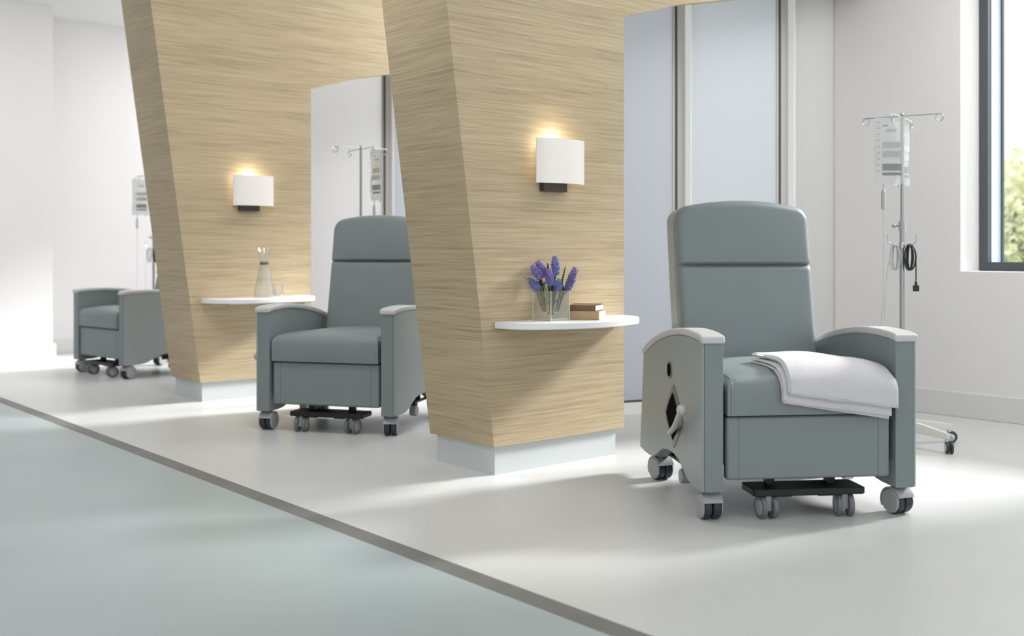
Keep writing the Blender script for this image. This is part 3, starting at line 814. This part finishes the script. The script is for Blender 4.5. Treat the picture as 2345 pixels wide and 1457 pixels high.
# local x = page direction (.83,.55) rotated; local y = spine back direction
rzb = math.atan2(.187-.0, .096) - 0
rzb = math.atan2(.55, .83)
book((3.452, 3.465, .6893), rzb, .145, .165, .040, BOOKT, PAPER, 'thick tan paperback lying beside the vase, under the other book')
book((3.442, 3.478, .7298), rzb-.10, .125, .135, .026, BOOKB, PAPERW, 'smaller brown paperback lying on top of the tan book', curl=.006)

# ---------------------------------------------------------------- carafe and cup on the far shelf
c = thing('glass_carafe', 'clear glass carafe of water on the far shelf', 'carafe', (3.425, 6.655, .689), 0)
out = [(.0, 0), (.062, 0), (.070, .006), (.069, .02), (.060, .075), (.048, .14), (.036, .19), (.029, .22), (.028, .245), (.031, .27), (.040, .305), (.052, .335)]
inn = [(.050, .335), (.038, .305), (.029, .27), (.026, .245), (.027, .22), (.034, .19), (.046, .14), (.058, .075), (.067, .02), (.066, .008), (0, .008)]
bm = newbm(); lathe(bm, out+inn, 36); link('carafe_glass', bm, GLASS, c)
bm = newbm(); lathe(bm, [(0, .0085), (.065, .0085), (.066, .02), (.057, .075), (.0455, .138), (0, .138)], 36); link('water', bm, WATER, c)
bm = newbm(); lathe(bm, [(.0285, .222), (.0295, .222), (.0295, .244), (.0285, .244), (.0285, .222)], 32); link('neck_band', bm, mat('band', (120, 126, 128), rough=.3, metal=.6), c)
c = thing('drinking_glass', 'small clear drinking glass right of the carafe', 'glass', (3.535, 6.66, .689), 0)
bm = newbm(); lathe(bm, [(0, 0), (.024, 0), (.027, .003), (.031, .088), (.029, .088), (.0255, .012), (0, .012)], 28); link('cup_glass', bm, GLASS, c)
bm = newbm(); lathe(bm, [(0, .0125), (.025, .0125), (.0262, .04), (0, .04)], 28); link('water', bm, WATER, c)

# ---------------------------------------------------------------- outdoors seen through the window
bm = newbm(); box(bm, 7.2, 60, -25, 45, -.6, -.5); o = struct(link('ground', bm, GRASS, smooth=False))
def tree(x, y, hgt, rad, seed, label):
    rnd = random.Random(seed)
    R = thing('garden_tree', label, 'tree', (x, y, -.5), 0, 'trees in the garden')
    bm = newbm(); tube(bm, smoothpath([(0, 0, 0), (.1, 0, hgt*.3), (-.05, .1, hgt*.6), (0, 0, hgt*.85)], 4), [.16-.11*k/12 for k in range(13)], 8); link('trunk', bm, BARK, R)
    bm = newbm()
    for k in range(5200):
        d = Vector((rnd.gauss(0, 1), rnd.gauss(0, 1), rnd.gauss(0, 1))).normalized()*rnd.uniform(.45, 1.0)
        c = Vector((d.x*rad, d.y*rad, hgt*.56+d.z*hgt*.46)) 
        a = Vector((rnd.gauss(0, 1), rnd.gauss(0, 1), rnd.gauss(0, 1))).normalized()*.08; b = a.orthogonal().normalized()*.055
        bm.faces.new([bm.verts.new(c+a), bm.verts.new(c+b), bm.verts.new(c-a), bm.verts.new(c-b)])
    link('crown', bm, FOLI, R, smooth=False)
tree(15.4, 6.9, 2.9, 1.5, 1, 'round light green tree outside the window, left of the two')
tree(20.6, 6.8, 3.3, 1.9, 2, 'larger light green tree farther outside the window')

# ---------------------------------------------------------------- light
w = bpy.data.worlds.new('World'); bpy.context.scene.world = w; w.use_nodes = True
bg = w.node_tree.nodes['Background']; bg.inputs['Color'].default_value = (.955, .98, 1.0, 1); bg.inputs['Strength'].default_value = .95
def sun(d, energy, angle, col=(1, .985, .965)):
    l = bpy.data.lights.new('sun', 'SUN'); l.energy = energy; l.angle = math.radians(angle); l.color = col
    o = bpy.data.objects.new('sun', l); C.objects.link(o); o.rotation_euler = Vector(d).to_track_quat('-Z', 'Y').to_euler(); o.location = (12, 2, 8)
sun((-1.0, .27, -.60), 7.0, 10)
def fill_area(loc, aim, sx, sy, energy, col=(1, 1, 1)):  # unseen fill lamps under the ceiling, added to brighten bays and corridor
    l = bpy.data.lights.new('fill_area', 'AREA'); l.shape = 'RECTANGLE'; l.size = sx; l.size_y = sy; l.energy = energy; l.color = col
    o = bpy.data.objects.new('fill_area', l); C.objects.link(o); o.location = loc
    o.rotation_euler = (Vector(aim)-Vector(loc)).to_track_quat('-Z', 'Y').to_euler(); return o
fill_area((5.2, 2.0, 3.2), (4.6, 2.2, 0), 1.6, 2.4, 58)
fill_area((2.5, 4.35, 3.2), (3.4, 5.6, .7), .8, 1.0, 38)
fill_area((5.2, 5.6, 3.2), (4.8, 5.6, 0), 1.6, 2.2, 42)
fill_area((5.0, 9.0, 3.2), (4.6, 9.2, 0), 2.4, 2.4, 75)
fill_area((1.2, 9.0, 3.2), (1.4, 9.6, 0), 2.4, 2.0, 40)
fill_area((.6, 2.5, 3.22), (1.4, 3.4, 0), 3.0, 5.0, 50)

# ---------------------------------------------------------------- camera
cd = bpy.data.cameras.new('Camera'); cam = bpy.data.objects.new('Camera', cd); C.objects.link(cam)
cam.location = (0, 0, 1.0); cam.rotation_euler = (PI/2, 0, -ROT)
cd.sensor_width = 36; cd.lens = 36*2454/2345; cd.shift_y = -151.5/2345; cd.clip_start = .05
cd.dof.use_dof = True; cd.dof.focus_distance = 4.6; cd.dof.aperture_fstop = 2.0
bpy.context.scene.camera = cam
bpy.context.scene.cycles.transparent_max_bounces = 32
vs = bpy.context.scene.view_settings
vs.view_transform = 'Standard'; vs.look = 'None'; vs.exposure = .34; vs.gamma = 1
